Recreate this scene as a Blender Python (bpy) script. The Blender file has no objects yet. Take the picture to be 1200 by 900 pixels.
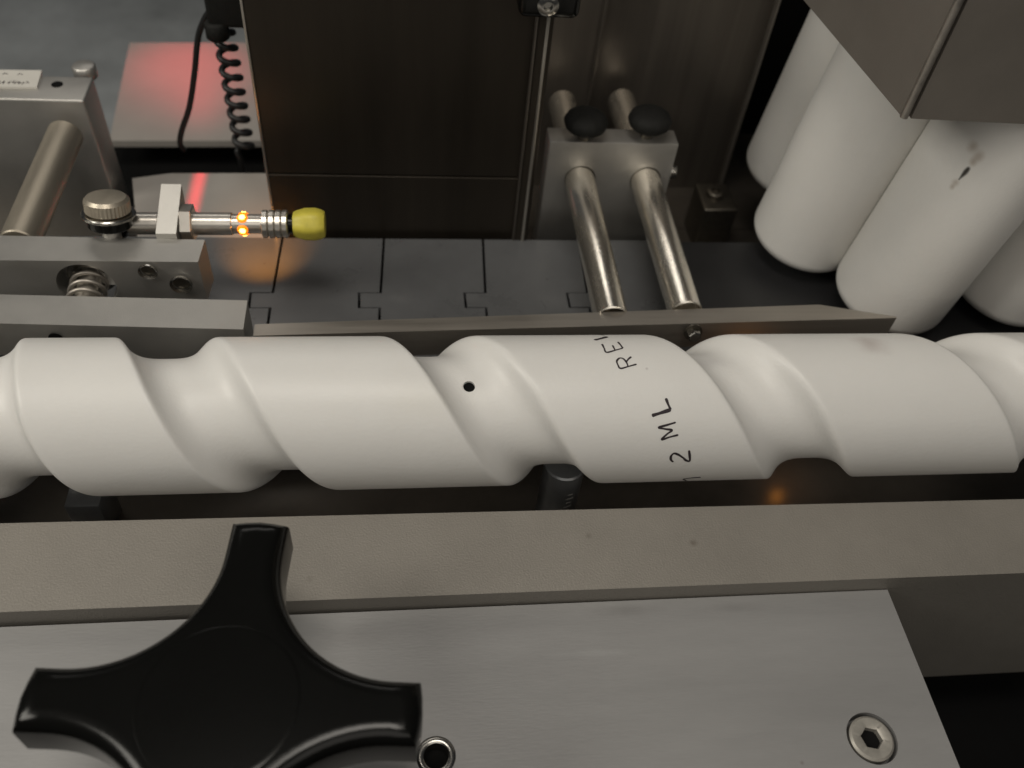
import bpy, bmesh, math, random
from mathutils import Vector, Matrix
random.seed(7)
S = 0.001                      # everything below is written in millimetres
sc = bpy.context.scene
COL = sc.collection

# ------------------------------------------------------------------ camera
FPX = 1037.66
CAM = Vector((0.0, -187.239, 232.768))
RM = Matrix(((0.99267354, -0.08723757, 0.08359937),
             (-0.01190571, -0.75914527, -0.65081235),
             (0.12023936, 0.64504889, -0.75462204)))      # world -> (right, down, forward)
cd = bpy.data.cameras.new('camera'); cam = bpy.data.objects.new('camera', cd); COL.objects.link(cam)
cd.sensor_width = 36; cd.lens = 36 * FPX / 1200; cd.clip_start = 0.01; cd.clip_end = 20
rt = RM.transposed()
m = Matrix((rt.col[0], -rt.col[1], -rt.col[2])).transposed().to_4x4()
m.translation = CAM * S
cam.matrix_world = m
cd.dof.use_dof = True; cd.dof.focus_distance = 0.285; cd.dof.aperture_fstop = 11.0
sc.camera = cam

# ------------------------------------------------------------------ world, lamps, exposure
w = bpy.data.worlds.new('World'); sc.world = w; w.use_nodes = True
bgn = w.node_tree.nodes['Background']
bgn.inputs[0].default_value = (0.85, 0.92, 1.0, 1); bgn.inputs[1].default_value = 0.028
sc.view_settings.view_transform = 'Standard'; sc.view_settings.look = 'None'
sc.view_settings.exposure = 0.06; sc.view_settings.gamma = 1.0

def area(name, loc, target, sx, sy, power, col, spread=180):
    l = bpy.data.lights.new(name, 'AREA'); l.shape = 'RECTANGLE'
    l.size = sx * S; l.size_y = sy * S; l.energy = power; l.color = col
    l.spread = math.radians(spread)
    o = bpy.data.objects.new(name, l); COL.objects.link(o)
    o.location = Vector(loc) * S
    o.rotation_euler = (Vector(target) - Vector(loc)).to_track_quat('-Z', 'Y').to_euler()
    return o
area('ceiling_light', (-60, -120, 860), (20, 10, 0), 400, 180, 2.45, (1.0, 0.935, 0.84))
area('side_light', (-640, -120, 560), (40, 40, 0), 300, 320, 2.75, (1.0, 0.95, 0.85))
area('small_lamp', (430, -520, 300), (0, 0, 0), 22, 22, 0.12, (1.0, 0.9, 0.75))
area('tube_light', (-120, 700, 640), (60, 60, 0), 560, 60, .5, (1.0, 0.95, 0.88))
area('room_light', (60, -540, 540), (100, 30, 0), 640, 380, 0.95, (1.0, 0.94, 0.85))

# ------------------------------------------------------------------ pixel helper (photograph measurements -> place on a real plane)
def ray(u, v):
    return (rt @ Vector((u - 600, v - 450, FPX))).normalized()
def P(u, v, x=None, y=None, z=None):
    r = ray(u, v); k, val = (0, x) if x is not None else (1, y) if y is not None else (2, z)
    return CAM + r * ((val - CAM[k]) / r[k])

# ------------------------------------------------------------------ materials
def mat(name, col, metal=0.0, rough=0.5, var=0.1, vscale=60, stretch=(1, 1, 1), bump=0.0, bscale=900,
        sss=0.0, emit=None, estr=0, rvar=0.0, stains=(), coat=0.0, aniso=0.0, spec=None):
    m = bpy.data.materials.new(name); m.use_nodes = True
    nt = m.node_tree; N = nt.nodes; L = nt.links; b = N['Principled BSDF']
    b.inputs['Metallic'].default_value = metal; b.inputs['Roughness'].default_value = rough
    if spec is not None: b.inputs['Specular IOR Level'].default_value = spec
    b.inputs['Coat Weight'].default_value = coat; b.inputs['Coat Roughness'].default_value = 0.25
    b.inputs['Anisotropic'].default_value = aniso
    tc = N.new('ShaderNodeNewGeometry')
    mp = N.new('ShaderNodeMapping'); mp.inputs['Scale'].default_value = stretch
    L.new(tc.outputs['Position'], mp.inputs['Vector'])
    nz = N.new('ShaderNodeTexNoise'); nz.inputs['Scale'].default_value = vscale; nz.inputs['Detail'].default_value = 8
    nz.inputs['Roughness'].default_value = 0.68
    L.new(mp.outputs[0], nz.inputs['Vector'])
    mr = N.new('ShaderNodeMapRange'); mr.inputs[1].default_value = 0.3; mr.inputs[2].default_value = 0.7
    mr.inputs[3].default_value = 1 - var; mr.inputs[4].default_value = 1 + var
    L.new(nz.outputs[0], mr.inputs[0])
    mx = N.new('ShaderNodeVectorMath'); mx.operation = 'SCALE'; mx.inputs[0].default_value = col[:3]
    L.new(mr.outputs[0], mx.inputs['Scale'])
    out = mx.outputs[0]
    for (pos, rad, scol, amt, sq) in stains:
        vs = N.new('ShaderNodeVectorMath'); vs.operation = 'SUBTRACT'
        L.new(tc.outputs['Position'], vs.inputs[0]); vs.inputs[1].default_value = Vector(pos) * S
        vm = N.new('ShaderNodeVectorMath'); vm.operation = 'MULTIPLY'; vm.inputs[1].default_value = sq
        L.new(vs.outputs[0], vm.inputs[0])
        nn = N.new('ShaderNodeTexNoise'); nn.inputs['Scale'].default_value = 120; nn.inputs['Detail'].default_value = 3
        L.new(tc.outputs['Position'], nn.inputs['Vector'])
        ln = N.new('ShaderNodeVectorMath'); ln.operation = 'LENGTH'; L.new(vm.outputs[0], ln.inputs[0])
        ad = N.new('ShaderNodeMath'); ad.operation = 'MULTIPLY_ADD'; ad.inputs[1].default_value = rad * S * 0.9
        L.new(nn.outputs[0], ad.inputs[0]); L.new(ln.outputs['Value'], ad.inputs[2])
        ms = N.new('ShaderNodeMapRange'); ms.interpolation_type = 'SMOOTHSTEP'
        ms.inputs[1].default_value = rad * S * 1.5; ms.inputs[2].default_value = rad * S * 0.4
        ms.inputs[3].default_value = 0; ms.inputs[4].default_value = amt
        L.new(ad.outputs[0], ms.inputs[0])
        mm = N.new('ShaderNodeMix'); mm.data_type = 'RGBA'; mm.inputs['B'].default_value = (*scol, 1)
        L.new(ms.outputs[0], mm.inputs['Factor']); L.new(out, mm.inputs['A']); out = mm.outputs['Result']
    L.new(out, b.inputs['Base Color'])
    if rvar:
        m2 = N.new('ShaderNodeMapRange'); m2.inputs[1].default_value = 0.3; m2.inputs[2].default_value = 0.7
        m2.inputs[3].default_value = max(0.05, rough - rvar); m2.inputs[4].default_value = rough + rvar
        L.new(nz.outputs[0], m2.inputs[0]); L.new(m2.outputs[0], b.inputs['Roughness'])
    if bump:
        n2 = N.new('ShaderNodeTexNoise'); n2.inputs['Scale'].default_value = bscale; n2.inputs['Detail'].default_value = 3
        L.new(mp.outputs[0], n2.inputs['Vector'])
        bp = N.new('ShaderNodeBump'); bp.inputs['Strength'].default_value = bump; bp.inputs['Distance'].default_value = 0.0003
        L.new(n2.outputs[0], bp.inputs['Height']); L.new(bp.outputs[0], b.inputs['Normal'])
    if sss:
        b.inputs['Subsurface Weight'].default_value = sss; b.inputs['Subsurface Radius'].default_value = (1, .9, .8)
        b.inputs['Subsurface Scale'].default_value = 0.003
    if emit:
        b.inputs['Emission Color'].default_value = (*emit, 1); b.inputs['Emission Strength'].default_value = estr
    return m

alu = mat('bead_blasted_aluminium', (.50, .485, .455), .82, .45, .08, 40, bump=.25, bscale=2500, rvar=.05)
alu_side = alu
bar_paint = mat('warm_grey_cast_aluminium', (.25, .232, .205), .25, .55, .06, 30, bump=.55, bscale=1500, rvar=.05,
                stains=[((95, -42, -20), 2.2, (.10, .08, .06), .6, (1, 1, 1)), ((60, -38, -20), 1.4, (.12, .10, .08), .4, (1, 1, 1)),
                        ((-30, -50, -20), 1.8, (.14, .12, .10), .3, (1, 1, 1))])
plate_alu = mat('brushed_plate_aluminium', (.285, .282, .278), .25, .5, .07, 50, (.2, 1, 1), bump=.14, bscale=1500, rvar=.05,
   stains=[(tuple(P(735, 715, z=-27.5)), 9, (.19, .185, .18), .5, (.5, 3, 1)), (tuple(P(860, 712, z=-27.5)), 8, (.20, .195, .19), .4, (.6, 3, 1)),
           (tuple(P(940, 894, z=-27.5)), 1.0, (.12, .08, .08), .6, (1, 1, 1)), (tuple(P(700, 765, z=-27.5)), 5, (.36, .36, .355), .4, (.3, 3, 1)), (tuple(P(420, 745, z=-27.5)), 12, (.22, .215, .21), .4, (.7, 2, 1))])
rod_steel = mat('ground_steel', (.86, .81, .72), .95, .25, .06, 300, (1, .2, 1), bump=.12, bscale=3000, rvar=.05)
old_rod = mat('dull_steel_rod', (.46, .41, .33), .75, .42, .12, 120, (1, .15, 1), bump=.1, rvar=.06)
rail_steel = mat('milled_steel', (.44, .405, .36), .85, .42, .1, 200, (.05, 1, 1), bump=.2, bscale=1500, rvar=.07)
panel_steel = mat('dark_stainless_sheet', (.042, .035, .027), .7, .40, .3, 25, (1, 1, .08), bump=.05, bscale=500, rvar=.04)
recess_steel = mat('stainless_liner', (.16, .142, .122), .75, .34, .3, 22, (2, 1, .06), bump=.05, rvar=.05)
edge_steel = mat('polished_sheet_edge', (.5, .47, .42), .9, .3, .05, 100)
hood_mat = mat('hood_stainless', (.235, .212, .185), .45, .5, .1, 15, bump=.12, bscale=700, rvar=.05)
bed_mat = mat('dark_machine_bed', (.09, .078, .065), .5, .35, .3, 20, rvar=.08)
void_mat = mat('black_cavity', (.006, .006, .006), 0, .8, .1, 20, spec=.1)  # flat black, paints in the darkness of holes and gaps
chain_mat = mat('grey_acetal', (.095, .097, .10), 0, .30, .12, 45, bump=.12, bscale=1600, rvar=.05,
                stains=[((-3, 86, -28), 4, (.16, .16, .16), .5, (.5, 1, 1)), ((28, 86, -28), 4, (.15, .15, .15), .45, (.5, 1, 1)),
                        ((64, 84, -28), 9, (.15, .15, .15), .35, (1, 1, 1)), ((-58, 84, -28), 5, (.14, .13, .12), .4, (.7, 1, 1))])
black_gloss = mat('glossy_black_plastic', (.004, .004, .0036), 0, .19, .1, 60, bump=.03, bscale=1000, spec=.22)
black_rubber = mat('black_knob_rubber', (.010, .010, .009), 0, .7, .2, 200, bump=.6, bscale=700, spec=.25)
cable_mat = mat('black_cable', (.010, .010, .010), 0, .45, .1, 60)
chrome = mat('bright_screw_steel', (.42, .405, .375), 1, .25, .1, 300, bump=.1)
dark_screw = mat('dark_screw_steel', (.16, .145, .12), .9, .35, .15, 300)
zinc = mat('nickel_plated_brass', (.68, .64, .58), .85, .3, .06, 300)
cap_mat = mat('yellow_sensor_cap', (.60, .52, .07), 0, .45, .12, 250, bump=.3, bscale=900, sss=.1)
led_mat = mat('amber_led', (1, .35, .02), 0, .4, 0, 10, emit=(1, .40, .06), estr=14)
led_rim = mat('amber_lens', (.8, .2, .01), 0, .4, 0, 10, emit=(1, .21, .004), estr=1.3)
label_mat = mat('white_label_film', (.62, .60, .55), 0, .4, .05, 100)
ink = mat('black_marker_ink', (.02, .012, .016), 0, .6, .15, 900)
tray_mat = mat('pale_grey_plate', (.37, .345, .315), .1, .45, .06, 25, bump=.1)
floor_mat = mat('grey_floor', (.42, .44, .445), 0, .6, .35, 5, bump=.2)

# ------------------------------------------------------------------ mesh helpers
def tag(o, label=None, cat=None, group=None, kind=None):
    if label: o['label'] = label
    if cat: o['category'] = cat
    if group: o['group'] = group
    if kind: o['kind'] = kind
    return o
def empty(name, loc, label, cat, group=None):
    o = bpy.data.objects.new(name, None); COL.objects.link(o); o.location = Vector(loc) * S
    o.empty_display_size = .01
    return tag(o, label, cat, group)
def wloc(o):
    v = Vector(o.location)
    while o.parent: o = o.parent; v = v + Vector(o.location)
    return v / S
def obj(name, bm, m, parent=None, smooth=None, label=None, cat=None, group=None, kind=None, at=None):
    bmesh.ops.recalc_face_normals(bm, faces=bm.faces)
    if parent is not None: org = wloc(parent)
    elif at is not None: org = Vector(at)
    else:
        xs = [v.co.x for v in bm.verts]; ys = [v.co.y for v in bm.verts]; zs = [v.co.z for v in bm.verts]
        org = Vector(((min(xs)+max(xs))/2, (min(ys)+max(ys))/2, min(zs)))
    for v in bm.verts: v.co = (v.co - org) * S
    me = bpy.data.meshes.new(name); bm.to_mesh(me); bm.free()
    if smooth is not None:
        for p in me.polygons: p.use_smooth = True
        me.set_sharp_from_angle(angle=math.radians(smooth))
    me.materials.append(m)
    o = bpy.data.objects.new(name, me); COL.objects.link(o)
    if parent is not None: o.parent = parent
    else: o.location = org * S
    return tag(o, label, cat, group, kind)
def bevel(bm, w, seg=2):
    if w > 0:
        es = [e for e in bm.edges if len(e.link_faces) == 2 and e.calc_face_angle(0) > .5]
        bmesh.ops.bevel(bm, geom=es, offset=w, segments=seg, affect='EDGES', profile=.5)
    return bm
def box(x0, x1, y0, y1, z0, z1, bw=.4, seg=2, bm=None):
    b = bmesh.new(); bmesh.ops.create_cube(b, size=1)
    for v in b.verts:
        v.co = Vector(((x0+x1)/2 + v.co.x*(x1-x0), (y0+y1)/2 + v.co.y*(y1-y0), (z0+z1)/2 + v.co.z*(z1-z0)))
    bevel(b, bw, seg)
    return merge(bm, b)
def merge(bm, b):
    if bm is None: return b
    me = bpy.data.meshes.new('tmp'); b.to_mesh(me); b.free(); bm.from_mesh(me); bpy.data.meshes.remove(me)
    return bm
def prism(pts, z0, z1, bw=.3, seg=2, bm=None):
    """polygon in plan, extruded upward"""
    b = bmesh.new()
    lo = [b.verts.new((p[0], p[1], z0)) for p in pts]; hi = [b.verts.new((p[0], p[1], z1)) for p in pts]
    b.faces.new(lo[::-1]); b.faces.new(hi); n = len(pts)
    for i in range(n): b.faces.new((lo[i], lo[(i+1) % n], hi[(i+1) % n], hi[i]))
    bevel(b, bw, seg)
    return merge(bm, b)
def lathe(profile, a, axis, n=48, bm=None, wob=None):
    """profile = [(distance along axis, radius)], from point a along axis"""
    axis = Vector(axis).normalized(); a = Vector(a)
    t = axis.orthogonal().normalized(); u = axis.cross(t)
    b = bmesh.new(); rings = []
    for d, r in profile:
        if r < 1e-6: rings.append([b.verts.new(a + axis*d)])
        else:
            rings.append([b.verts.new(a + axis*d + (t*math.cos(2*math.pi*k/n) + u*math.sin(2*math.pi*k/n)) *
                          (r * (wob(k, d) if wob else 1))) for k in range(n)])
    for i in range(len(rings)-1):
        A, B = rings[i], rings[i+1]
        for k in range(n):
            k2 = (k+1) % n
            if len(A) == 1 and len(B) == 1: continue
            if len(A) == 1: b.faces.new((A[0], B[k], B[k2]))
            elif len(B) == 1: b.faces.new((A[k2], A[k], B[0]))
            else: b.faces.new((A[k], B[k], B[k2], A[k2]))
    return merge(bm, b)
def cyl(a, b_, r, ch=.5, n=48, bm=None):
    a = Vector(a); b_ = Vector(b_); L = (b_-a).length
    return lathe([(0, 0), (0, r-ch), (ch, r), (L-ch, r), (L, r-ch), (L, 0)], a, b_-a, n, bm)
def tube(pts, r, n=10, bm=None):
    pts = [Vector(p) for p in pts]; b = bmesh.new(); rings = []
    t0 = (pts[1]-pts[0]).normalized(); nrm = t0.orthogonal().normalized()
    for i, p in enumerate(pts):
        t = (pts[min(i+1, len(pts)-1)] - pts[max(i-1, 0)]).normalized()
        nrm = (nrm - t*nrm.dot(t)).normalized(); bi = t.cross(nrm)
        rings.append([b.verts.new(p + (nrm*math.cos(2*math.pi*k/n) + bi*math.sin(2*math.pi*k/n))*r) for k in range(n)])
    for A, B in zip(rings, rings[1:]):
        for k in range(n): b.faces.new((A[k], A[(k+1) % n], B[(k+1) % n], B[k]))
    b.faces.new(rings[0][::-1]); b.faces.new(rings[-1])
    return merge(bm, b)
def spline(pts, n=12):
    pts = [Vector(p) for p in pts]; q = [pts[0]*2-pts[1]] + pts + [pts[-1]*2-pts[-2]]; out = []
    for i in range(1, len(q)-2):
        for k in range(n):
            t = k/n; a, b, c, d = q[i-1], q[i], q[i+1], q[i+2]
            out.append(.5*((2*b) + (c-a)*t + (2*a-5*b+4*c-d)*t*t + (3*b-3*c+d-a)*t**3))
    out.append(pts[-1]); return out
def cut(o, cutter_bm):
    """boolean difference with a throw-away cutter (world mm)"""
    me = bpy.data.meshes.new('cutter'); bmesh.ops.recalc_face_normals(cutter_bm, faces=cutter_bm.faces)
    org = wloc(o)
    for v in cutter_bm.verts: v.co = (v.co-org)*S
    cutter_bm.to_mesh(me); cutter_bm.free()
    c = bpy.data.objects.new('cutter', me); COL.objects.link(c)
    c.location = org*S
    md = o.modifiers.new('cut', 'BOOLEAN'); md.object = c; md.operation = 'DIFFERENCE'; md.solver = 'EXACT'
    bpy.context.view_layer.update()
    dg = bpy.context.evaluated_depsgraph_get()
    new = bpy.data.meshes.new_from_object(o.evaluated_get(dg)); o.modifiers.clear()
    o.data = new; bpy.data.objects.remove(c); bpy.data.meshes.remove(me)
    new.set_sharp_from_angle(angle=math.radians(35))

head_mat = mat('matte_screw_head', (.40, .38, .34), .55, .5, .12, 300, bump=.1)
def socket_screw(a, axis, r, h, m, label, group=None, name='socket_screw', cat='screw', hexr=None):
    """cap screw with hexagon socket; a = centre of the head's top, axis points out of the surface"""
    axis = Vector(axis).normalized(); a = Vector(a); hexr = hexr or r*.5
    e = empty(name, a-axis*h, label, cat, group)
    t = axis.orthogonal().normalized(); u = axis.cross(t); b = bmesh.new(); n = 48
    def ring(rr, d, hexa=False):
        o = []
        for k in range(n):
            ang = 2*math.pi*k/n; q = rr
            if hexa:
                q = rr*math.cos(math.pi/6)/math.cos((ang % (math.pi/3))-math.pi/6)
            o.append(b.verts.new(a + axis*d + (t*math.cos(ang)+u*math.sin(ang))*q))
        return o
    rs = [ring(r, -h), ring(r, -.6), ring(r*.9, 0), ring(hexr*1.15, 0), ring(hexr*1.02, -.35, True), ring(hexr, -h*.75, True)]
    for A, B in zip(rs, rs[1:]):
        for k in range(n): b.faces.new((A[k], A[(k+1) % n], B[(k+1) % n], B[k]))
    b.faces.new(rs[-1]); b.faces.new(rs[0][::-1])
    obj('head', b, m, e, 30)
    sk = lathe([(0, 0), (0, hexr*.92)], a-axis*h*.4, axis, 48); obj('socket', sk, void_mat, e)
    return e

# ================================================================== SETTING
obj('floor', box(-1600, 1600, -900, 2200, -330, -322, 0), floor_mat, kind='structure')
obj('machine_bed', box(-320, 420, -40, 172, -74, -62, 0), bed_mat, kind='structure')
# blacked-out cavity wall behind the rollers, right of the liner
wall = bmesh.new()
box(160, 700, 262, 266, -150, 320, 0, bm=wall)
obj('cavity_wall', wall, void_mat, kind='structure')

obj('void_blackout_sheet', box(-700, 900, -700, 172, -150, -146, 0), void_mat, kind='structure')  # black sheet added so the void below the bar stays dark
# ================================================================== FEED SCREW
R = 25.4
def xs(u, v, top):                                   # photograph x on the top/bottom silhouette -> X along the axis
    th = math.radians(43.7 if top else 213.9)
    return P(u, v, z=R*math.sin(th)).x
KEY = [(-480, None), (-42, 1, 402), (28, 0, 583), (195, 1, 400), (330, 0, 577), (500, 1, 395), (650, 0, 566),
       (800, 1, 390), (948, 0, 557), (1090, 1, 388), (1240, 0, 550)]
keys = []
ang = 43.7
for i, k in enumerate(KEY[1:]):
    keys.append((xs(k[0], k[2], k[1]), 43.7 + 360*(i//2) + (170.2 if i % 2 else 0)))
keys = [(keys[0][0]-78, keys[0][1]-360)] + keys + [(keys[-1][0]+43, keys[-1][1]+189.8), (keys[-1][0]+84, keys[-1][1]+360)]
# smooth the keys a little so that the helix runs evenly
def smooth_keys(ks, n=2):
    for _ in range(n):
        ks = ks[:2] + [((a[0]*.2 + b[0]*.6 + c[0]*.2) if True else b[0], (a[1]*.2+b[1]*.6+c[1]*.2)) for a, b, c in zip(ks[1:], ks[2:], ks[3:])] + [ks[-1]]
    return ks
keys = smooth_keys(keys)
def phase(X):                                        # monotone cubic through the keys
    i = 0
    while i < len(keys)-2 and X > keys[i+1][0]: i += 1
    x0, y0 = keys[i]; x1, y1 = keys[i+1]
    def sl(j):
        if j <= 0: return (keys[1][1]-keys[0][1])/(keys[1][0]-keys[0][0])
        if j >= len(keys)-1: return (keys[-1][1]-keys[-2][1])/(keys[-1][0]-keys[-2][0])
        return (keys[j+1][1]-keys[j-1][1])/(keys[j+1][0]-keys[j-1][0])
    h = x1-x0; t = (X-x0)/h
    if t < 0: return y0 + sl(0)*(X-x0)
    if t > 1: return y1 + sl(len(keys)-1)*(X-x1)
    return (2*t**3-3*t*t+1)*y0 + (t**3-2*t*t+t)*h*sl(i) + (-2*t**3+3*t*t)*y1 + (t**3-t*t)*h*sl(i+1)
GT = []
def make_table():
    """groove profile (superellipse), its upper edges rounded: crisp on the left wall, soft on the right wall"""
    D = 7.0; hw = 14.4; st = .1
    raw = [D*(1-min(1, abs(-24+i*st)/hw)**3.2)**.62 if abs(-24+i*st) < hw else 0 for i in range(481)]
    for i in range(481):
        u = -24+i*st; sg = .5 if u < 0 else min(1.2, .5+u*.08); a = b_ = 0
        for j in range(-40, 41):
            k = min(480, max(0, i+j)); w_ = math.exp(-.5*(j*st/sg)**2); a += w_*raw[k]; b_ += w_
        GT.append(a/b_)
make_table()
def groove(u):
    x = (u+24)/.1
    if x <= 0 or x >= 479: return 0
    i = int(x); f = x-i
    return GT[i]*(1-f)+GT[i+1]*f
NX, NT = 760, 200; X0, X1 = -215, 275
bm = bmesh.new(); rings = []
for i in range(NX+1):
    X = X0 + (X1-X0)*i/NX; ph = phase(X); dp = (phase(X+.5)-phase(X-.5))
    row = []
    for k in range(NT):
        th = 360*k/NT
        dd = ((th-ph+180) % 360)-180
        u = -dd/dp if False else dd/dp              # groove centre for this angle lies at X+u
        r = R - groove(-u)
        a = math.radians(th)
        row.append(bm.verts.new((X, r*math.cos(a), r*math.sin(a))))
    rings.append(row)
for A, B in zip(rings, rings[1:]):
    for k in range(NT): bm.faces.new((A[k], A[(k+1) % NT], B[(k+1) % NT], B[k]))
bm.faces.new(rings[0]); bm.faces.new(rings[-1][::-1])
def hit(u, v, rad):
    r = ray(u, v); o = CAM
    A = r.y*r.y+r.z*r.z; B = 2*(o.y*r.y+o.z*r.z); C = o.y**2+o.z**2-rad*rad
    q = B*B-4*A*C
    if q < 0: q = 0
    return o + r*((-B-math.sqrt(q))/(2*A))
st = hit(1020, 402, R); st2 = hit(885, 422, R-3)
screw_mat = mat('white_screw_plastic', (.70, .69, .665), 0, .43, .02, 30, bump=.22, bscale=900, sss=.12, rvar=.05,
    stains=[(tuple(st), 8, (.42, .36, .34), .6, (1, 1, 1)), (tuple(hit(500, 470, R)), 10, (.66, .64, .58), .3, (.5, 1, 1)),
            (tuple(hit(820, 418, R-4)), 6, (.45, .43, .44), .4, (.35, 1, 1)), (tuple(hit(758, 432, R)), .8, (.3, .25, .25), .5, (1, 1, 1))])
screw = empty('feed_screw', (0, 0, -R), 'long white plastic feed screw with a deep spiral groove and handwritten marks', 'feed screw')
body = obj('screw_body', bm, screw_mat, screw, 60)
hp = hit(550, 452, R-6.6); hn = Vector((0, hp.y, hp.z)).normalized()
cut(body, lathe([(0, 0), (0, 1.9), (8.4, 1.9), (9.2, 2.9), (24, 2.9), (24, 0)], hp-hn*9, hn, 32))
obj('hole_dark_fill', lathe([(0, 0), (0, 1.86), (1, 1.86), (1, 0)], hp-hn*2.6, hn, 32), void_mat, screw, 30)  # black disc, paints the darkness inside the hole
# handwriting: strokes measured on the photograph, laid as ink on the land
def T(pts): return [(660+a/4.09, 360+b/4.09) for a, b in pts]
LET = [
 ([(150, 157), (180, 150), (212, 141)], .55), ([(197, 135), (150, 128)], .30),
 ([(186, 176), (196, 196), (208, 216), (250, 206), (286, 196)], .27), ([(249, 206), (236, 182)], .24), ([(286, 196), (274, 180), (262, 166)], .27),
 ([(352, 273), (312, 284), (275, 293), (262, 276), (257, 258), (270, 244), (288, 247), (303, 264), (311, 283)], .25), ([(302, 262), (312, 249), (326, 237)], .25),
 ([(425, 520), (470, 506), (516, 491)], .48), ([(515, 492), (503, 465), (492, 436)], .36),
 ([(552, 612), (512, 622), (473, 634), (498, 608), (521, 590), (490, 584), (458, 577), (500, 564), (540, 552)], .30),
 ([(527, 742), (516, 730), (518, 712), (532, 701), (552, 707), (575, 722), (590, 735), (606, 737), (606, 712), (603, 686)], .33),
 ([(574, 824), (610, 819), (660, 815)], .40), ([(574, 824), (590, 832)], .3)]
bm = bmesh.new()
for pts, hwid in LET:
    pp = T(pts)
    pp = [(v.x, v.y) for v in spline([(a, b, 0) for a, b in pp], 8)] if len(pp) > 4 else \
         [(pp[i][0]+(pp[i+1][0]-pp[i][0])*t/10, pp[i][1]+(pp[i+1][1]-pp[i][1])*t/10) for i in range(len(pp)-1) for t in range(10)] + [pp[-1]]
    c = [hit(a, b, R+.05) for a, b in pp]; up, lo = [], []
    for i, p in enumerate(c):
        t = (c[min(i+1, len(c)-1)]-c[max(i-1, 0)]).normalized()
        nrm = Vector((0, p.y, p.z)).normalized(); s = t.cross(nrm)
        ww = hwid*1.15*(1+.15*math.sin(i*.35+len(c)))
        if i in (0, len(c)-1): ww *= .5
        for sg, L_ in ((1, up), (-1, lo)):
            q = p+s*ww*sg; rr = (R+.06)/math.hypot(q.y, q.z)
            L_.append(bm.verts.new((q.x, q.y*rr, q.z*rr)))
    for i in range(len(c)-1): bm.faces.new((up[i], up[i+1], lo[i+1], lo[i]))
obj('handwriting', bm, ink, screw, label='black marker letters 12 ML REV running round the screw')

# ================================================================== CONVEYOR
ZC = -30.0
bm = bmesh.new()
conv = empty('conveyor_chain', (0, 82, -60), 'dark grey flat-top conveyor chain of interlocking plates behind the feed screw', 'conveyor')
obj('chain_bed', box(-240, 420, 42, 126, -60, -36.5, 0), void_mat, conv)
PITCH = 44.6; x_ref = -8.5; g = .55
def plate_shape():
    # joint line runs straight, jogs left by 8 at y 89..79, then back
    def jl(off): return [(off, 124.3), (off-1.2, 89.5), (off-10.2, 89.5), (off-10.0, 80), (off-1.5, 80), (off-1.8, 42)]
    l = jl(g); r = jl(PITCH-g)
    l[2] = (l[2][0], l[2][1]-.5); l[3] = (l[3][0], l[3][1]+.5); l[1] = (l[1][0], l[1][1]-.5); l[4] = (l[4][0], l[4][1]+.5)
    return l + r[::-1]
first = None
for k in range(-5, 3):
    if first is None:
        first = obj('chain_plate', prism(plate_shape(), ZC-5, ZC, .5, 2), chain_mat, conv)
        base = first; first.location = Vector((x_ref+k*PITCH, 0, 0))*S
        first.location.y = 0
    else:
        c = base.copy(); COL.objects.link(c); c.parent = conv
        c.location = Vector((x_ref+k*PITCH, 0, random.uniform(-.12, .12)))*S
        c.rotation_euler.z = math.radians(random.uniform(-.15, .15))

obj('added_dark_plate', box(x_ref+3*PITCH-1.0, 420, 45, 124.3, -36, ZC-.4, .5), mat('added_plate_black', (.018, .018, .019), 0, .4, .15, 60, bump=.1), conv, label='added black plate standing in for the dark area under the rollers')  # added plate, its black stands in for the dark area under the rollers
# ================================================================== GUIDE RAIL (right) AND ITS SUPPORT
rail_tip = P(1052, 372, z=0); rail_b = P(960, 357, z=0)
rl = empty('guide_rail', (60, 40, -16), 'long milled steel guide rail with a pointed right end behind the feed screw', 'guide rail')
yl0, yl1 = P(298, 393.5, z=0).y, P(300, 380, z=0).y
yr0, yr1 = rail_tip.y-.2, rail_b.y
obj('rail_bar', prism([(-53, yl0), (rail_tip.x-.5, yr0), (rail_tip.x, yr0+.6), (rail_b.x, yr1), (-53, yl1)], -13, 0, .35), rail_steel, rl, 40)
# hexagon nut under the rail edge, seen between two lands
p = P(815, 391, y=36.5)
hx = lathe([(0, 0), (0, 2.6), (2.6, 2.6), (3.0, 2.2), (3.0, 0)], (p.x, 38.6, p.z-1.8), (0, -1, .12), 6); obj('hexagon_nut', hx, chrome, rl)
obj('washer', lathe([(0, 0), (0, 3.6), (.8, 3.6), (.8, 0)], (p.x, 39.4, p.z-1.8), (0, -1, .12), 32), dark_screw, rl)

pb = P(647, 166, y=135); zt = pb.z
blk = empty('rod_clamp_block', (90, 141, -62), 'grey aluminium clamp block holding two steel rods in front of the steel liner', 'clamp block')
bx0 = pb.x-1.0; bx1 = P(797, 160, y=135).x+.4
yb = P(645, 149, z=zt).y
b1 = obj('block_body', box(bx0, bx1, 135, yb, -62, zt, .5), alu, blk, 40)
rods = []
for (ua, va, ub, vb, tx) in ((722, 361, 663, 112, 'left'), (812, 358, 733, 108, 'right')):
    a = P(ua, va-3, z=5); b = P(ub, vb, z=4)
    r = 6.6
    cut(b1, cyl((a.x, 130, -3.8), (b.x, yb+5, -3.8), r+.4, .1))
    if tx == 'left': lab = 'polished steel rod, left of the two through the clamp block with round black knobs'
    else: lab = 'polished steel rod, right of the two through the clamp block with round black knobs'
    rod = obj('support_rod', lathe([(5, 0), (3, r-1.5), (0, r-.5), (.4, r), (196-46, r), (197-46, r-1), (197-46, 0)], (a.x, yr1-1.2 if tx == 'right' else yl1+5.6, -3.8), Vector((b.x-a.x, b.y-a.y, 0)), 64), rod_steel, None, 30, lab, 'rod', 'steel support rods')
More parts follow.
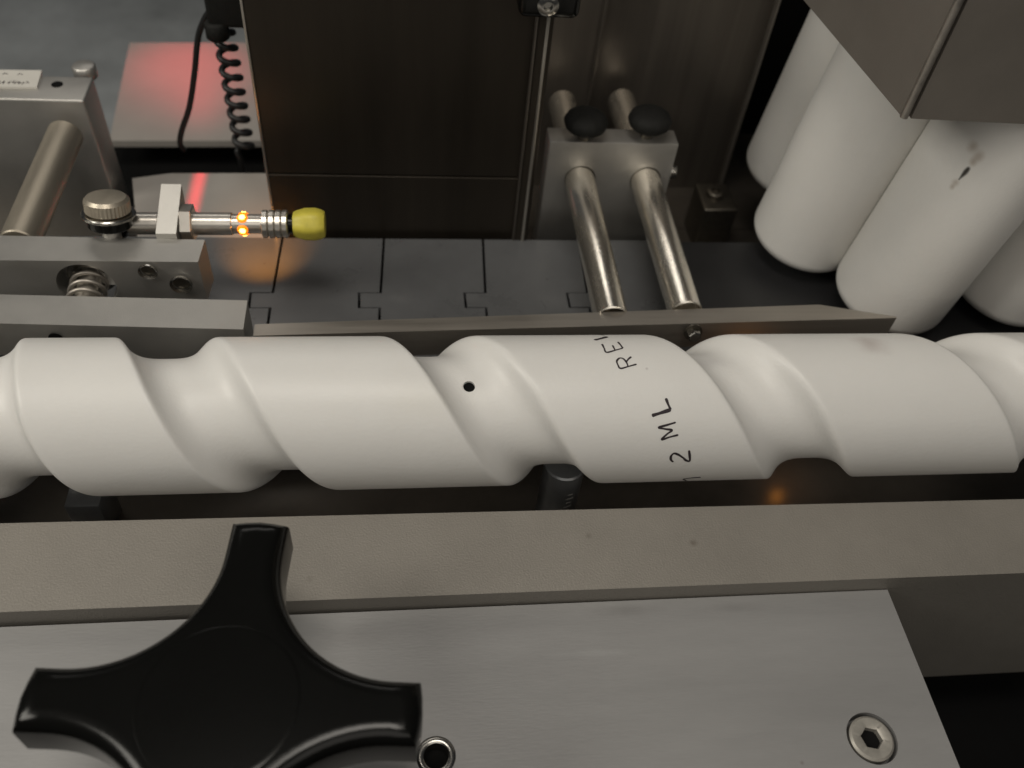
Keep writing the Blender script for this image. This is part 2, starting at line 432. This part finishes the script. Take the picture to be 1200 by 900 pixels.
for (u, v, side) in ((687, 141, 'left'), (762, 139, 'right')):
    c = P(u, v, z=zt+9)
    kb = empty('clamp_knob', (c.x, c.y, zt), 'small flattened black rubber knob on the clamp block, %s one of the pair' % side, 'knob', 'black clamp knobs')
    rr = 9.4
    prof = [(0, 0), (0, rr*.5)] + [(7*(.5-.5*math.cos(t)), rr*(.5+.5*math.sin(t))) for t in [math.pi*i/14 for i in range(1, 14)]] + [(7, rr*.45), (7.3, 0)]
    prof = [(0, 0)] + [(4.8-4.8*math.cos(math.pi*i/20), rr*math.sin(math.pi*i/20)**.75) for i in range(1, 20)] + [(9.6, 0)]
    obj('grip', lathe(prof, (c.x, c.y, zt+3.5), (0, 0, 1), 48, wob=lambda k, d: 1+.012*math.cos(k*2*math.pi/4)), black_rubber, kb, 50)
    obj('stem', cyl((c.x, c.y, zt), (c.x, c.y, zt+4.5), 2.6, .2, 24), dark_screw, kb, 40)
# side screw of the block
p = P(793, 203, y=138)
e = socket_screw((bx1+3.6, 139.5, p.z), (1, -.15, .1), 3.4, 4, chrome, 'small bright screw head on the right side of the clamp block')
# ================================================================== BACK PANEL, LINER, BRACKET
YP = 128
pl = P(326, 281, y=YP).x; pr_ = P(608, 281, y=YP).x
pn = empty('back_panel', (0, YP+2, -62), 'dark stainless back panel standing behind the conveyor chain', 'panel')
zs = P(420, 205, y=YP).z
obj('upper_sheet', box(pl, pr_-3, YP, YP+3, zs+.25, 112, .3), panel_steel, pn)
obj('lower_sheet', box(pl, pr_-3, YP-.6, YP+3, -62, zs-.25, .3), panel_steel, pn)
obj('bright_edge', box(pl-1.0, pl-.05, YP-.4, YP+3, -62, 112, .2), edge_steel, pn)
# clear guard strip with polished edges
gs = empty('guard_strip', (pr_, YP, -62), 'narrow vertical polished strip along the right edge of the back panel', 'strip')
obj('strip_body', box(pr_-2.8, pr_+3.2, YP-4, YP-1, -62, 112, .6), panel_steel, gs, 40)
obj('strip_edge', box(pr_+.2, pr_+1.5, YP-4.7, YP-4.05, -62, 112, .25), edge_steel, gs, 40)
obj('outer_edge', box(pr_-3.6, pr_-2.85, YP-4.4, YP-1, -62, 112, .2), recess_steel, gs, 40)
k0 = P(641, 0, y=YP-8)
kt = empty('latch_block', (k0.x, YP-4, k0.z-8), 'black plastic latch block with a bright screw at the top of the polished strip', 'latch')
obj('latch_body', box(k0.x-11, k0.x+11, YP-17, YP-5, P(641, 24, y=YP-17).z, k0.z+22, 3, 4), black_gloss, kt, 50)
s_ = P(642, 5, y=YP-17)
obj('latch_screw', lathe([(0, 0), (0, 4), (1.2, 3.8), (2, 2.4), (2, 1.6), (.8, 1.5), (.8, 0)], (s_.x, YP-17, s_.z), (0, -1, 0), 32), chrome, kt, 40)
# liner behind the clamp block
ln = empty('stainless_liner', (110, 214, -62), 'tall brushed stainless liner sheet behind the clamp block', 'panel')
lx0, lx1 = pr_+4.5, P(915, 0, y=205).x
obj('liner_sheet', box(lx0-40, lx1-1.2, 208, 211, -62, 118, .2), recess_steel, ln)
obj('liner_fold', box(P(700, 60, y=204).x, P(700, 60, y=204).x+1.6, 205.5, 207.9, -62, 118, .5), recess_steel, ln, 40)
obj('liner_lip', box(lx1-1.1, lx1, 204, 211, -62, 118, .25), edge_steel, ln)
bk = P(845, 228, y=160)
br = empty('mounting_bracket', (bk.x, 165, -62), 'dark steel bracket block with a screw left of the white rollers', 'bracket')
bt = P(845, 246, y=156)
obj('bracket_block', box(bt.x-8.5, bt.x+9, 156, 178, -62, bt.z, 1.0, 3), dark_screw, br, 40)
obj('bracket_screw', lathe([(0, 0), (0, 4.4), (2.4, 4.4), (3.0, 3.6), (3.0, 2.2), (1.2, 2.0), (1.2, 0)], (bt.x-.5, 168, bt.z), (0, 0, 1), 32), dark_screw, br, 40)

# ================================================================== WHITE ROLLERS
axis = -ray(407, 1220)
def wmat(name, st_): return mat(name, (.80, .785, .75), 0, .42, .025, 25, bump=.3, bscale=700, sss=.12, stains=st_)
RR = 24.3; ZB = -24
CYL = [((925, 205), 'white plastic roller, farthest back one beside the black gap', []),
       ((938, 282), 'white plastic roller with a faint brown smudge, under the corner of the steel hood', [(P(1005, 150, y=90), 9, (.55, .47, .38), .5, (1, 1, 1))]),
       ((1036, 350), 'white plastic roller with a short black scratch, behind the point of the guide rail', 'S'),
       ((1170, 342), 'white plastic roller at the right edge, rightmost of the four', [])]
for i, ((u, v), lab, stn) in enumerate(CYL):
    c = P(u, v, z=ZB)
    if stn == 'S':
        q = c + axis*60
        def onc(px, py):                              # where a sight line meets this roller
            r = ray(px, py); o = CAM-c
            rp = r-axis*r.dot(axis); op = o-axis*o.dot(axis)
            A = rp.dot(rp); B = 2*rp.dot(op); C = op.dot(op)-RR*RR
            return CAM + r*((-B-math.sqrt(max(0, B*B-4*A*C)))/(2*A))
        dk = [(1124+t*1.5, 210-t*1.75, .55+.13*t if t < 5 else 1.3-.1*(t-4)) for t in range(8)]
        bn = [(1120, 214, 1.9), (1116, 219, 1.4), (1140, 190, 1.8), (1146, 184, 2.6), (1140, 172, 2.4)]
        stn = [(tuple(onc(u_, v_)), r_, (.40, .33, .26), .6, (1, 1, .8)) for u_, v_, r_ in bn] + [(tuple(onc(u_, v_)), r_, (.03, .025, .02), .95, (1, 1, .8)) for u_, v_, r_ in dk]
    elif stn: 
        stn = [(tuple(P(1000, 145, x=c.x+2)), 16, (.56, .49, .40), .5, (1, 1, 1))]
    L = [118, 118, 103, 110][i] if i < 2 else [0, 0, 128, 128][i]
    fr = 7.0
    prof = [(0, 0), (0, RR-fr)] + [(fr-fr*math.cos(t), RR-fr+fr*math.sin(t)) for t in [math.pi/2*k/8 for k in range(1, 9)]] + [(L-2, RR), (L, RR-2), (L, 0)]
    obj('white_roller', lathe(prof, c, axis, 96), wmat('white_roller_plastic', stn), None, 40, lab, 'roller', 'white plastic rollers in an arc')
# hood over the rollers
ZH = 86
hc = P(1056, 136, z=ZH); hb = P(945, 4, z=ZH); hr = P(1200, 143, z=ZH)
hb = hb + (hb-hc)*.5; hr = hr + (hr-hc)*1.5
hd = empty('roller_hood', ((hc.x+hr.x)/2, (hb.y+hc.y)/2, ZH), 'folded stainless hood above the white rollers', 'hood')
def sheet(a, b, z0, z1, t=2.0, flip=1):
    d = Vector((b.x-a.x, b.y-a.y, 0)).normalized(); n = Vector((-d.y, d.x, 0))*t*flip
    return prism([(a.x, a.y), (b.x, b.y), (b.x+n.x, b.y+n.y), (a.x+n.x, a.y+n.y)], z0, z1, .3)
d1 = (hb-hc).normalized(); d2 = (hr-hc).normalized()
obj('side_sheet', sheet(hc+d1*.7, hb, ZH, 190, 2, -1), hood_mat, hd)
obj('front_sheet', sheet(hc+d2*2.8+Vector((0, -1.2, 0)), hr+Vector((0, -1.2, 0)), ZH, 190, 2, 1), hood_mat, hd)
cpost = bmesh.new()
obj('corner_fold', lathe([(0, 0), (0, 1.3), (104, 1.3), (104, 0)], (hc.x+.7, hc.y-.5, ZH), (0, 0, 1), 20), rail_steel, hd, 40)
obj('hood_top', prism([(hc.x+1.5, hc.y+3), (hb.x+2.5, hb.y), (hr.x, hb.y), (hr.x, hr.y+3)], 184, 187, .2), void_mat, hd)

# ================================================================== LEFT RAIL, ADJUSTER BAR
lr = empty('left_guide_rail', (-120, 44, -12), 'thick pale aluminium guide rail ending on the left behind the feed screw', 'guide rail')
a0 = P(285, 386, z=4); a1 = P(290, 352, z=4); a2 = P(0, 345, z=4); a3 = P(0, 379, z=4)
k = (a3-a0); a3 = a0+k*1.35; k = (a2-a1); a2 = a1+k*1.35
rb = obj('rail_bar', prism([(a0.x, a0.y), (a1.x, a1.y), (a2.x, a2.y), (a3.x, a3.y)], -12, 4, .45), alu, lr, 40)
ph_ = P(70, 396, y=a3.y)
obj('oil_hole', lathe([(0, 0), (0, 2.4), (.3, 2.4), (.3, 0)], (ph_.x, P(70, 396, z=-2).y-0.0, -2), (0, -1, 0), 24), void_mat, lr)

ZB1 = 8.0
ab = empty('adjuster_bar', (-120, 74, -12), 'square pale aluminium adjuster bar with screws, left of the sensor', 'bar')
b0 = P(232, 307, z=ZB1); b1_ = P(240, 281, z=ZB1); b2 = P(0, 276, z=ZB1); b3 = P(0, 305, z=ZB1)
b2 = b1_+(b2-b1_)*1.35; b3 = b0+(b3-b0)*1.35
bar = obj('bar_body', prism([(b0.x, b0.y), (b1_.x, b1_.y), (b2.x, b2.y), (b3.x, b3.y)], -12, ZB1, .5), alu, ab, 40)
fy = lambda u, v: P(u, v, y=b0.y + (b3.y-b0.y)*(232-u)/313.)
# counterbored opening for the spring stud
o1 = fy(100, 330)
cut(bar, lathe([(0, 0), (0, 10.5), (16, 10.5), (16, 0)], (o1.x, o1.y+9, o1.z-2.2), (0, -1, 0), 40))
stud = empty('spring_stud', (o1.x, 60, o1.z-8), 'threaded spring stud coming out of the round opening in the adjuster bar', 'stud')
obj('stud_shaft', cyl((o1.x, 79, o1.z-2.5), (o1.x, 51, o1.z-6), 4.0, .3, 32), zinc, stud, 40)
hp_ = []
for i in range(0, 6*24+1):
    t = i/24; hp_.append((o1.x+6.0*math.cos(2*math.pi*t), 77-t*4.0, o1.z-2.5-t*.5+6.0*math.sin(2*math.pi*t)))
obj('spring', tube(hp_, .85, 8), rail_steel, stud, 60)
obj('collar', lathe([(0, 5.2), (0, 8.6), (1.6, 8.6), (1.6, 5.2), (0, 5.2)], (o1.x+.5, 72.5, o1.z-2.2), (0, -1, -.1), 40), chrome, stud, 40)
for (u, v, r, lab) in ((174, 316, 3.4, 'small slotted screw in the adjuster bar, nearer the spring stud'), (213, 331, 4.1, 'larger flat screw in the adjuster bar, nearest its right end')):
    q = fy(u, v)
    e = empty('bar_screw', (q.x, q.y, q.z-r), lab, 'screw', 'screws in the adjuster bar')
    obj('rim', lathe([(0, r*.78), (-.2, r), (-1.0, r), (-.6, r*.78), (0, r*.78)], (q.x, q.y-.6, q.z), (0, 1, 0), 32), chrome, e, 40)
    obj('slot_face', lathe([(0, 0), (0, r*.78), (.4, r*.78), (.4, 0)], (q.x, q.y-.2, q.z), (0, 1, 0), 32), dark_screw, e)
q = fy(182, 346)

# ------------------------------------------------------------------ left clamp block with its rod and label
YB = 160
c0 = P(98, 118, y=YB)
lb = empty('left_clamp_block', (c0.x-25, YB+9, -62), 'grey aluminium clamp block with a white label, upper left behind the sensor', 'clamp block')
lbo = obj('block_body', box(c0.x-90, c0.x, YB, P(111, 90, z=c0.z).y, -62, c0.z, 1.0, 3), alu, lb, 40)
pr2 = P(67, 150, z=8)
rod_end = P(20, 268, z=6)
dirv = Vector((rod_end.x-pr2.x, rod_end.y-pr2.y, 0)).normalized()
st_ = Vector((pr2.x, pr2.y, 1.0)) - dirv*6; st_.y = min(st_.y, YB+4)
obj('mounting_rod', cyl(st_, st_+dirv*72, 7.0, .5, 64), old_rod, None, 40, 'dull steel rod running from the labelled clamp block to the adjuster bar', 'rod')
lh = P(67, 99, z=c0.z)
obj('screw_hole', lathe([(0, 0), (0, 2.4), (.15, 2.4), (.15, 0)], (lh.x, lh.y, c0.z), (0, 0, 1), 24), void_mat, lb)
l0 = P(44, 105, z=c0.z); l1 = P(50, 85, z=c0.z)
lbp = empty('name_label', (l0.x-20, (l0.y+l1.y)/2, c0.z), 'small white label with faint black scribbles on top of the left clamp block', 'label')
obj('label_plate', prism([(l0.x, l0.y), (l1.x, l1.y), (l1.x-48, l1.y-1.5), (l0.x-48, l0.y-1.5)], c0.z+.05, c0.z+1.1, .2), label_mat, lbp)
bm = bmesh.new()
for i in range(16):
    x = l0.x-4.5-i*1.25; y = l0.y+3.2+random.uniform(-.5, .5)-.01*i
    pts = [(x+random.uniform(-.9, .9), y+random.uniform(-1.5, 1.5), c0.z+1.16) for _ in range(4)]
    tube(pts, .13, 5, bm)
for i in range(4):
    x = l0.x-8-i*6; tube([(x, l0.y+9.5, c0.z+1.16), (x-1.4, l0.y+10.2, c0.z+1.16), (x-2, l0.y+9.2, c0.z+1.16)], .18, 5, bm)
obj('label_marks', bm, ink, lbp)
bb = P(95, 82, z=c0.z)
obj('back_lug', cyl((bb.x, bb.y+4, c0.z-6), (bb.x, bb.y+4, c0.z+.3), 5.0, .8, 32), alu, lb, 50)

# ------------------------------------------------------------------ thumbscrew, sensor
t0 = P(126, 258, z=14)
ts = empty('thumbscrew', (t0.x, t0.y, -12), 'round knurled steel thumbscrew standing behind the adjuster bar', 'thumbscrew')
ax_ = Vector((.05, .25, 1)).normalized()
tb = Vector((t0.x, t0.y, 8))
obj('thumb_head', lathe([(0, 0), (0, 7.2), (.6, 7.8), (4.6, 7.7), (5.8, 6.8), (6.2, 4.5), (6.3, 0)], tb+ax_*8.6, ax_, 72, wob=lambda k, d: 1+(.03 if k % 2 else 0)*(1 if .4 < d < 5 else 0)), old_rod, ts, 30)
obj('head_ring', lathe([(0, 0), (0, 9.0), (.4, 9.4), (1.1, 9.4), (1.5, 9.0), (1.5, 0)], tb+ax_*7.0, ax_, 72, wob=lambda k, d: 1+(.012 if k % 2 else 0)), chrome, ts, 30)
obj('black_spacer', lathe([(0, 0), (0, 7.2), (.5, 7.8), (3.6, 7.8), (4.0, 7.2), (4.0, 0)], tb+ax_*2.9, ax_, 48), black_gloss, ts, 30)
obj('thumb_stem', lathe([(0, 0), (0, 4.2), (9, 3.4), (20, 3.4), (20, 0)], tb-ax_*13, ax_, 32), alu, ts, 40)
obj('thumb_foot', lathe([(0, 0), (0, 9), (5, 8.0), (6.5, 6), (6.5, 0)], tb-ax_*17, ax_, 32), alu, ts, 40)

ZS = 8.0
s0 = P(215, 262, z=ZS); s1 = P(330, 262.5, z=ZS); sd = (s1-s0).normalized(); sl = (s1-s0).length
sn = empty('proximity_sensor', s0, 'short steel barrel sensor with amber lights and a yellow cap, pointing right', 'sensor')
obj('barrel', cyl(s0-sd*4, s0+sd*sl*.50, 4.3, .3, 48), zinc, sn, 40)
# clear lamp window section with amber light points
obj('lamp_ring', lathe([(0, 0), (0, 3.7), (sl*.30, 3.7), (sl*.30, 0)], s0+sd*sl*.50, sd, 48), zinc, sn, 40)
side = (CAM-(s0+sd*sl*.62)).normalized(); side = (side-sd*side.dot(sd)).normalized(); up_ = sd.cross(side)
for angd in (38, -36, 112, -110):
    n_ = (side*math.cos(math.radians(angd))+up_*math.sin(math.radians(angd))).normalized()
    c_ = s0+sd*sl*.61 + n_*3.55
    o = obj('amber_lamp', lathe([(0, 0), (0, 2.1), (.45, 1.9), (.7, 1.2), (.7, 0)], c_, n_, 24), led_rim, sn, 60)
    obj('lamp_core', lathe([(0, 0), (0, 1.15), (.3, .9), (.4, 0)], c_+n_*.75, n_, 20), led_mat, o, 60)
for i in range(4):
    obj('knurled_ring', lathe([(0, 0), (0, 4.6), (.4, 5.2), (2.0, 5.2), (2.4, 4.6), (2.4, 0)], s0+sd*(sl*.80+i*2.5), sd, 48,
        wob=lambda k, d: 1+(.03 if k % 4 < 2 else 0)*(1 if .3 < d < 2.1 else 0)), zinc, sn, 30)
capb = s0+sd*(sl*.80+10.2)
obj('cap_neck', cyl(capb-sd*.3, capb+sd*1.6, 3.8, .2, 32), black_gloss, sn, 40)
obj('yellow_cap', lathe([(0, 0), (0, 4.4), (1, 5.0), (4.4, 6.0), (8.4, 6.1), (10.6, 5.5), (11.9, 4.7), (12.1, 0)], capb+sd*1.6, sd, 48,
    wob=lambda k, d: 1+.035*math.cos(k*2*math.pi*6/48)), cap_mat, sn, 50)
obj('lock_nut', lathe([(0, 0), (0, 6.6), (.5, 7.4), (4.2, 7.4), (4.6, 6.6), (4.6, 0)], s0-sd*.5, sd, 6), zinc, sn)
# bracket holding the sensor
zb_ = 19.0
q0 = P(203, 221, z=zb_); 
sb = empty('sensor_bracket', (s0.x-5, s0.y+8, -30), 'small upright aluminium bracket clamping the barrel sensor', 'bracket')
bm = bmesh.new()
f0 = P(172, 277, z=6); f1 = P(194, 277, z=6)
xr = s0.x-.7
verts = [(xr-7.5, s0.y-9), (xr-.2, s0.y-9), (xr-.2, s0.y+9), (xr-7.5, s0.y+9)]
b = bmesh.new()
lo = [b.verts.new((x_, y_, -12)) for x_, y_ in verts]
hi = [b.verts.new((x_+(1.0 if j > 1 else 0), y_, 10.5 if j < 2 else 19.5)) for j, (x_, y_) in enumerate(verts)]
b.faces.new(lo[::-1]); b.faces.new(hi)
for j in range(4): b.faces.new((lo[j], lo[(j+1) % 4], hi[(j+1) % 4], hi[j]))
bevel(b, .5, 2)
obj('bracket_body', b, alu, sb, 40)
hz = empty('air_fitting', s0-sd*20, 'short steel tube with a black sleeve left of the sensor bracket', 'fitting')
obj('fitting_tube', cyl(s0-sd*20, s0-sd*8.4, 4.2, .4, 40), zinc, hz, 40)
obj('black_sleeve', cyl(s0-sd*29, s0-sd*20.5, 5.6, 1.0, 40), black_gloss, hz, 50)
# amber light the lamps throw on the chain
l = bpy.data.lights.new('amber_lamp_light', 'SPOT'); l.spot_size = math.radians(62); l.spot_blend = 1; l.energy = .15; l.color = (1, .38, .05); l.shadow_soft_size = .002
o = bpy.data.objects.new('amber_lamp_light', l); COL.objects.link(o); o.location = (s0+sd*sl*.63+Vector((0, 1, -6)))*S
o.rotation_euler = Vector((0, .82, -1)).to_track_quat('-Z', 'Y').to_euler()

l = bpy.data.lights.new('hidden_amber_light', 'POINT'); l.energy = .0011; l.color = (1, .38, .05); l.shadow_soft_size = .002  # unseen light added for the faint orange reflection on the bed
o = bpy.data.objects.new('hidden_amber_light', l); COL.objects.link(o); o.location = (P(925, 578, z=-62)+Vector((0, 6, 12)))*S

# ================================================================== PLATES AND CABLES BEHIND, LEFT
z1 = -38
tp = [P(155, 209, z=z1), P(200, 203, z=z1), P(345, 203, z=z1), P(345, 272, z=z1), P(165, 272, z=z1)]
tp[3].y = min(tp[3].y, 130); tp[4].y = 130
lt = obj('lower_shelf_plate', prism([(p.x, p.y) for p in tp][::-1], z1-3, z1, .4), tray_mat, None, None, 'pale grey shelf plate with a red light streak behind the sensor', 'plate')
z2 = -70
up4 = [P(152, 50, z=z2), P(330, 50, z=z2), P(330, 165, z=z2), P(128, 165, z=z2)]
up_plate = obj('upper_shelf_plate', prism([(p.x, p.y) for p in up4][::-1], z2-4, z2, .6), tray_mat, None, None, 'pale plate glowing pinkish red behind the coiled cable', 'plate')
obj('gap_blackout_box', box(-320, -40, 172.5, up4[3].y+35, -110, -90, 0), void_mat, kind='structure')  # black box added to darken the gap between the two shelf plates
obj('liner_base', box(-39, 420, 172.5, 262, -74, -62, 0), bed_mat, kind='structure')
cy_ = 190
top = P(262, -30, y=cy_); bot = P(297, 178, y=cy_)
nt_ = 12; pts = []
for i in range(nt_*18+1):
    t = i/(nt_*18); c = top.lerp(bot, t); a = 2*math.pi*i/18; rr = 3.9
    pts.append((c.x-4-rr*math.cos(a), c.y-rr*.8*math.sin(a), c.z))
pts += [(pts[-1][0]+1, pts[-1][1], pts[-1][2]-4), (pts[-1][0]+1.5, pts[-1][1], pts[-1][2]-16)]
obj('coiled_cable', tube(pts, 1.45, 8), cable_mat, None, 60, 'black coiled cable hanging beside the left edge of the back panel', 'cable')
w_ = [P(250, 8, y=188), P(240, 22, y=189), P(232, 45, y=190), P(228, 85, y=190), P(222, 125, y=190), P(213, 153, y=190), P(211, 168, y=190), P(216, 176, y=191)]
obj('straight_cable', tube(spline(w_, 8), 1.35, 8), cable_mat, None, 60, 'thin black cable hanging straight left of the coiled one', 'cable')
cp = P(262, 6, y=185)
cn = empty('cable_connector', (cp.x, cp.y, cp.z-8), 'black cable connector where both cables meet at the top', 'connector')
obj('connector_body', box(cp.x-7, cp.x+13, cp.y-5, cp.y+8, cp.z-8, cp.z+20, 2.0, 3), black_rubber, cn, 50)
obj('connector_gland', cyl((cp.x-4, cp.y-2, cp.z-14), (cp.x-4, cp.y-2, cp.z-6), 5, 1, 24), black_rubber, cn, 50)
obj('connector_clip', box(cp.x+14, cp.x+20, cp.y-4, cp.y+4, cp.z-12, cp.z+14, 1.0, 2), black_gloss, cn, 50)
# red beam of the light barrier (lamps behind the panel edge)
def red(loc, tgt, sx, sy, pw, spread):
    return area('light_barrier_beam', loc, tgt, sx, sy, pw, (1, .03, .05), spread)
g0 = P(225, 203, z=z1); g1 = P(232, 262, z=z1)
mid = (g0+g1)/2
red((mid.x, mid.y, z1+60), (mid.x, mid.y, z1), 5.0, 64, .0022, 6)
g2 = P(212, 60, z=z2)
l = bpy.data.lights.new('light_barrier_glow', 'SPOT'); l.energy = .16; l.color = (1, .08, .10); l.spot_size = math.radians(90); l.spot_blend = 1; l.shadow_soft_size = .004
o = bpy.data.objects.new('light_barrier_glow', l); COL.objects.link(o); o.location = (g2+Vector((6, -4, 62)))*S
o.rotation_euler = (Vector((.0, -.25, -1))).to_track_quat('-Z', 'Y').to_euler()

# ================================================================== FRONT BAR, PLATE, SCREWS
ZF = -20
fA = P(0, 612, z=ZF); fB = P(1200, 586, z=ZF); fC = P(1200, 671, z=ZF); fD = P(0, 718, z=ZF)
fb = obj('front_bar', prism([(fA.x-60, fA.y), (fB.x+60, fB.y), (fC.x+60, fC.y-.3), (fD.x-60, fD.y+.3)], -108, ZF, .5), bar_paint, None, 40,
         'heavy warm grey bar running across in front of the feed screw', 'bar')
ZPl = -27.5
yb0 = min(fC.y, fD.y)-.4
e0 = P(1044, 701, z=ZPl); e1 = P(1125, 900, z=ZPl)
d = (e1-e0); e2 = e1+d*.6
fp = obj('cover_plate', prism([(-220, yb0), (e0.x, yb0), (e2.x, e2.y), (-220, e2.y)], ZPl-9, ZPl, .35), plate_alu, None, 40,
         'brushed aluminium cover plate in the foreground under the black star knob', 'plate')
for (u, v, r, lab) in ((1022, 865, 6.7, 'large hexagon socket screw sunk in the cover plate, lower right'),):
    q = P(u, v, z=ZPl)
    cut(fp, lathe([(0, 0), (0, r+1.0), (9, r+1.0), (9, 0)], (q.x, q.y, ZPl-6), (0, 0, 1), 48))
    socket_screw((q.x, q.y, ZPl+.2), (0, 0, 1), r, 5.5, head_mat, lab, hexr=3.3)
q = P(511, 886, z=ZPl)
cut(fp, lathe([(0, 0), (0, 5.6), (9, 5.6), (9, 0)], (q.x, q.y, ZPl-7), (0, 0, 1), 48))
e = empty('dowel_bushing', (q.x, q.y, ZPl-6), 'round steel bushing with a dark bore beside the right arm of the knob', 'bushing')
obj('bush_ring', lathe([(0, 3.6), (6, 3.6), (6.3, 4.0), (6.3, 5.0), (6, 5.4), (0, 5.4), (0, 3.6)], (q.x, q.y, ZPl-6), (0, 0, 1), 40), chrome, e, 40)
obj('bush_bore', lathe([(0, 0), (0, 3.6), (1, 3.6), (1, 0)], (q.x, q.y, ZPl-6.5), (0, 0, 1), 32), void_mat, e)

# star knob
ZK = 26.0; TH = 15.0
kc = P(256, 822, z=ZK)
ktip = P(304, 609, z=ZK)
LA = (ktip-kc).length; rot = math.atan2((ktip-kc).y, (ktip-kc).x)-math.pi/2
kn = empty('star_knob', (kc.x, kc.y, ZPl), 'big glossy black four-arm star knob on the cover plate', 'knob')
lens = [LA, P(26, 805, z=ZK), None, P(491, 831, z=ZK)]
Lr = (lens[3]-kc).length; Ll = (lens[1]-kc).length
AL = {0: Lr, 1: LA, 2: Ll, 3: LA}                    # right, top, left, bottom arm lengths
def star(scale_w=0.0):
    pts = []; w0 = 7.5 - scale_w
    for q_ in range(4):
        a0_ = q_*math.pi/2; L0 = AL[q_]-scale_w; L1 = AL[(q_+1) % 4]-scale_w
        loc = []
        # arm end (arm along +x local), slightly crowned
        for s_ in (0, .5, 1): loc.append((L0 + .5*(s_*0) + (.9 if s_ == 0 else .6 if s_ == .5 else 0), w0*s_))
        ar = (min(L0, L1)+scale_w)*.86; rad = ar-w0
        for k_ in range(0, 19):
            t = math.pi/2*k_/18
            loc.append((ar - rad*math.sin(t) if False else ar-rad*math.sin(t), ar-rad*math.cos(t)))
        for s_ in (1, .5): loc.append((w0*s_, L1 + (0 if s_ == 1 else .6)))
        for (x_, y_) in loc:
            pts.append((kc.x + x_*math.cos(a0_+rot) - y_*math.sin(a0_+rot), kc.y + x_*math.sin(a0_+rot)+y_*math.cos(a0_+rot)))
    return pts
bm = bmesh.new()
layers = [(0, 1.2), (1.0, 0.0), (TH-3.6, 0.0), (TH-2.4, .3), (TH-1.4, .9), (TH-.6, 1.9), (TH-.15, 3.1), (TH, 4.3), (TH+.001, 4.8)]
rs = []
for dz, sw in layers:
    rs.append([bm.verts.new((x_, y_, ZK-TH+dz)) for x_, y_ in star(sw)])
n = len(rs[0])
for A, B in zip(rs, rs[1:]):
    for k_ in range(n): bm.faces.new((A[k_], A[(k_+1) % n], B[(k_+1) % n], B[k_]))
bm.faces.new(rs[0][::-1]); top_f = bm.faces.new(rs[-1])
obj('knob_body', bm, black_gloss, kn, 40)
obj('knob_crown', lathe([(0, 0), (0, 19.2), (.1, 19.0), (.27, 18.2), (.27, 17.5), (.27, 0)], (kc.x, kc.y, ZK-.2), (0, 0, 1), 64), black_gloss, kn, 20)
obj('knob_hub', lathe([(0, 0), (0, 13), (30, 15), (40, 17), (40, 0)], (kc.x, kc.y, ZPl+.05), (0, 0, 1), 48), black_gloss, kn, 40)

# ================================================================== THINGS IN THE GAP BELOW THE SCREW
q = P(655, 575, z=-45)
post_m = mat('grey_post_steel', (.30, .31, .32), .6, .4, .15, 100)
sh = empty('graduated_post', (q.x, q.y, -62), 'dark upright post with fine scale marks under the feed screw groove', 'post')
obj('post_body', cyl((q.x, q.y, -62), (q.x, q.y, -27), 7.5, .6, 40), post_m, sh, 40)
bm = bmesh.new()
for i in range(9):
    zz = -58+i*2.6; ln_ = 3.2 if i % 2 else 2.0
    aa = math.radians(-72)
    bm2 = box(-ln_/2, ln_/2, -.06, .06, -.14, .14, 0)
    for v in bm2.verts: v.co = Matrix.Rotation(aa+math.pi/2, 3, 'Z') @ v.co + Vector((q.x+7.53*math.cos(aa), q.y+7.53*math.sin(aa), zz))
    merge(bm, bm2)
obj('scale_marks', bm, label_mat, sh)
q = P(108, 597, z=-45)
gp = empty('guide_post', (q.x, q.y, -62), 'short grey upright post under the left end of the feed screw', 'post')
obj('post_body', box(q.x-8, q.x+4, q.y-2, q.y+12, -62, -40, 1, 2), post_m, gp, 40)
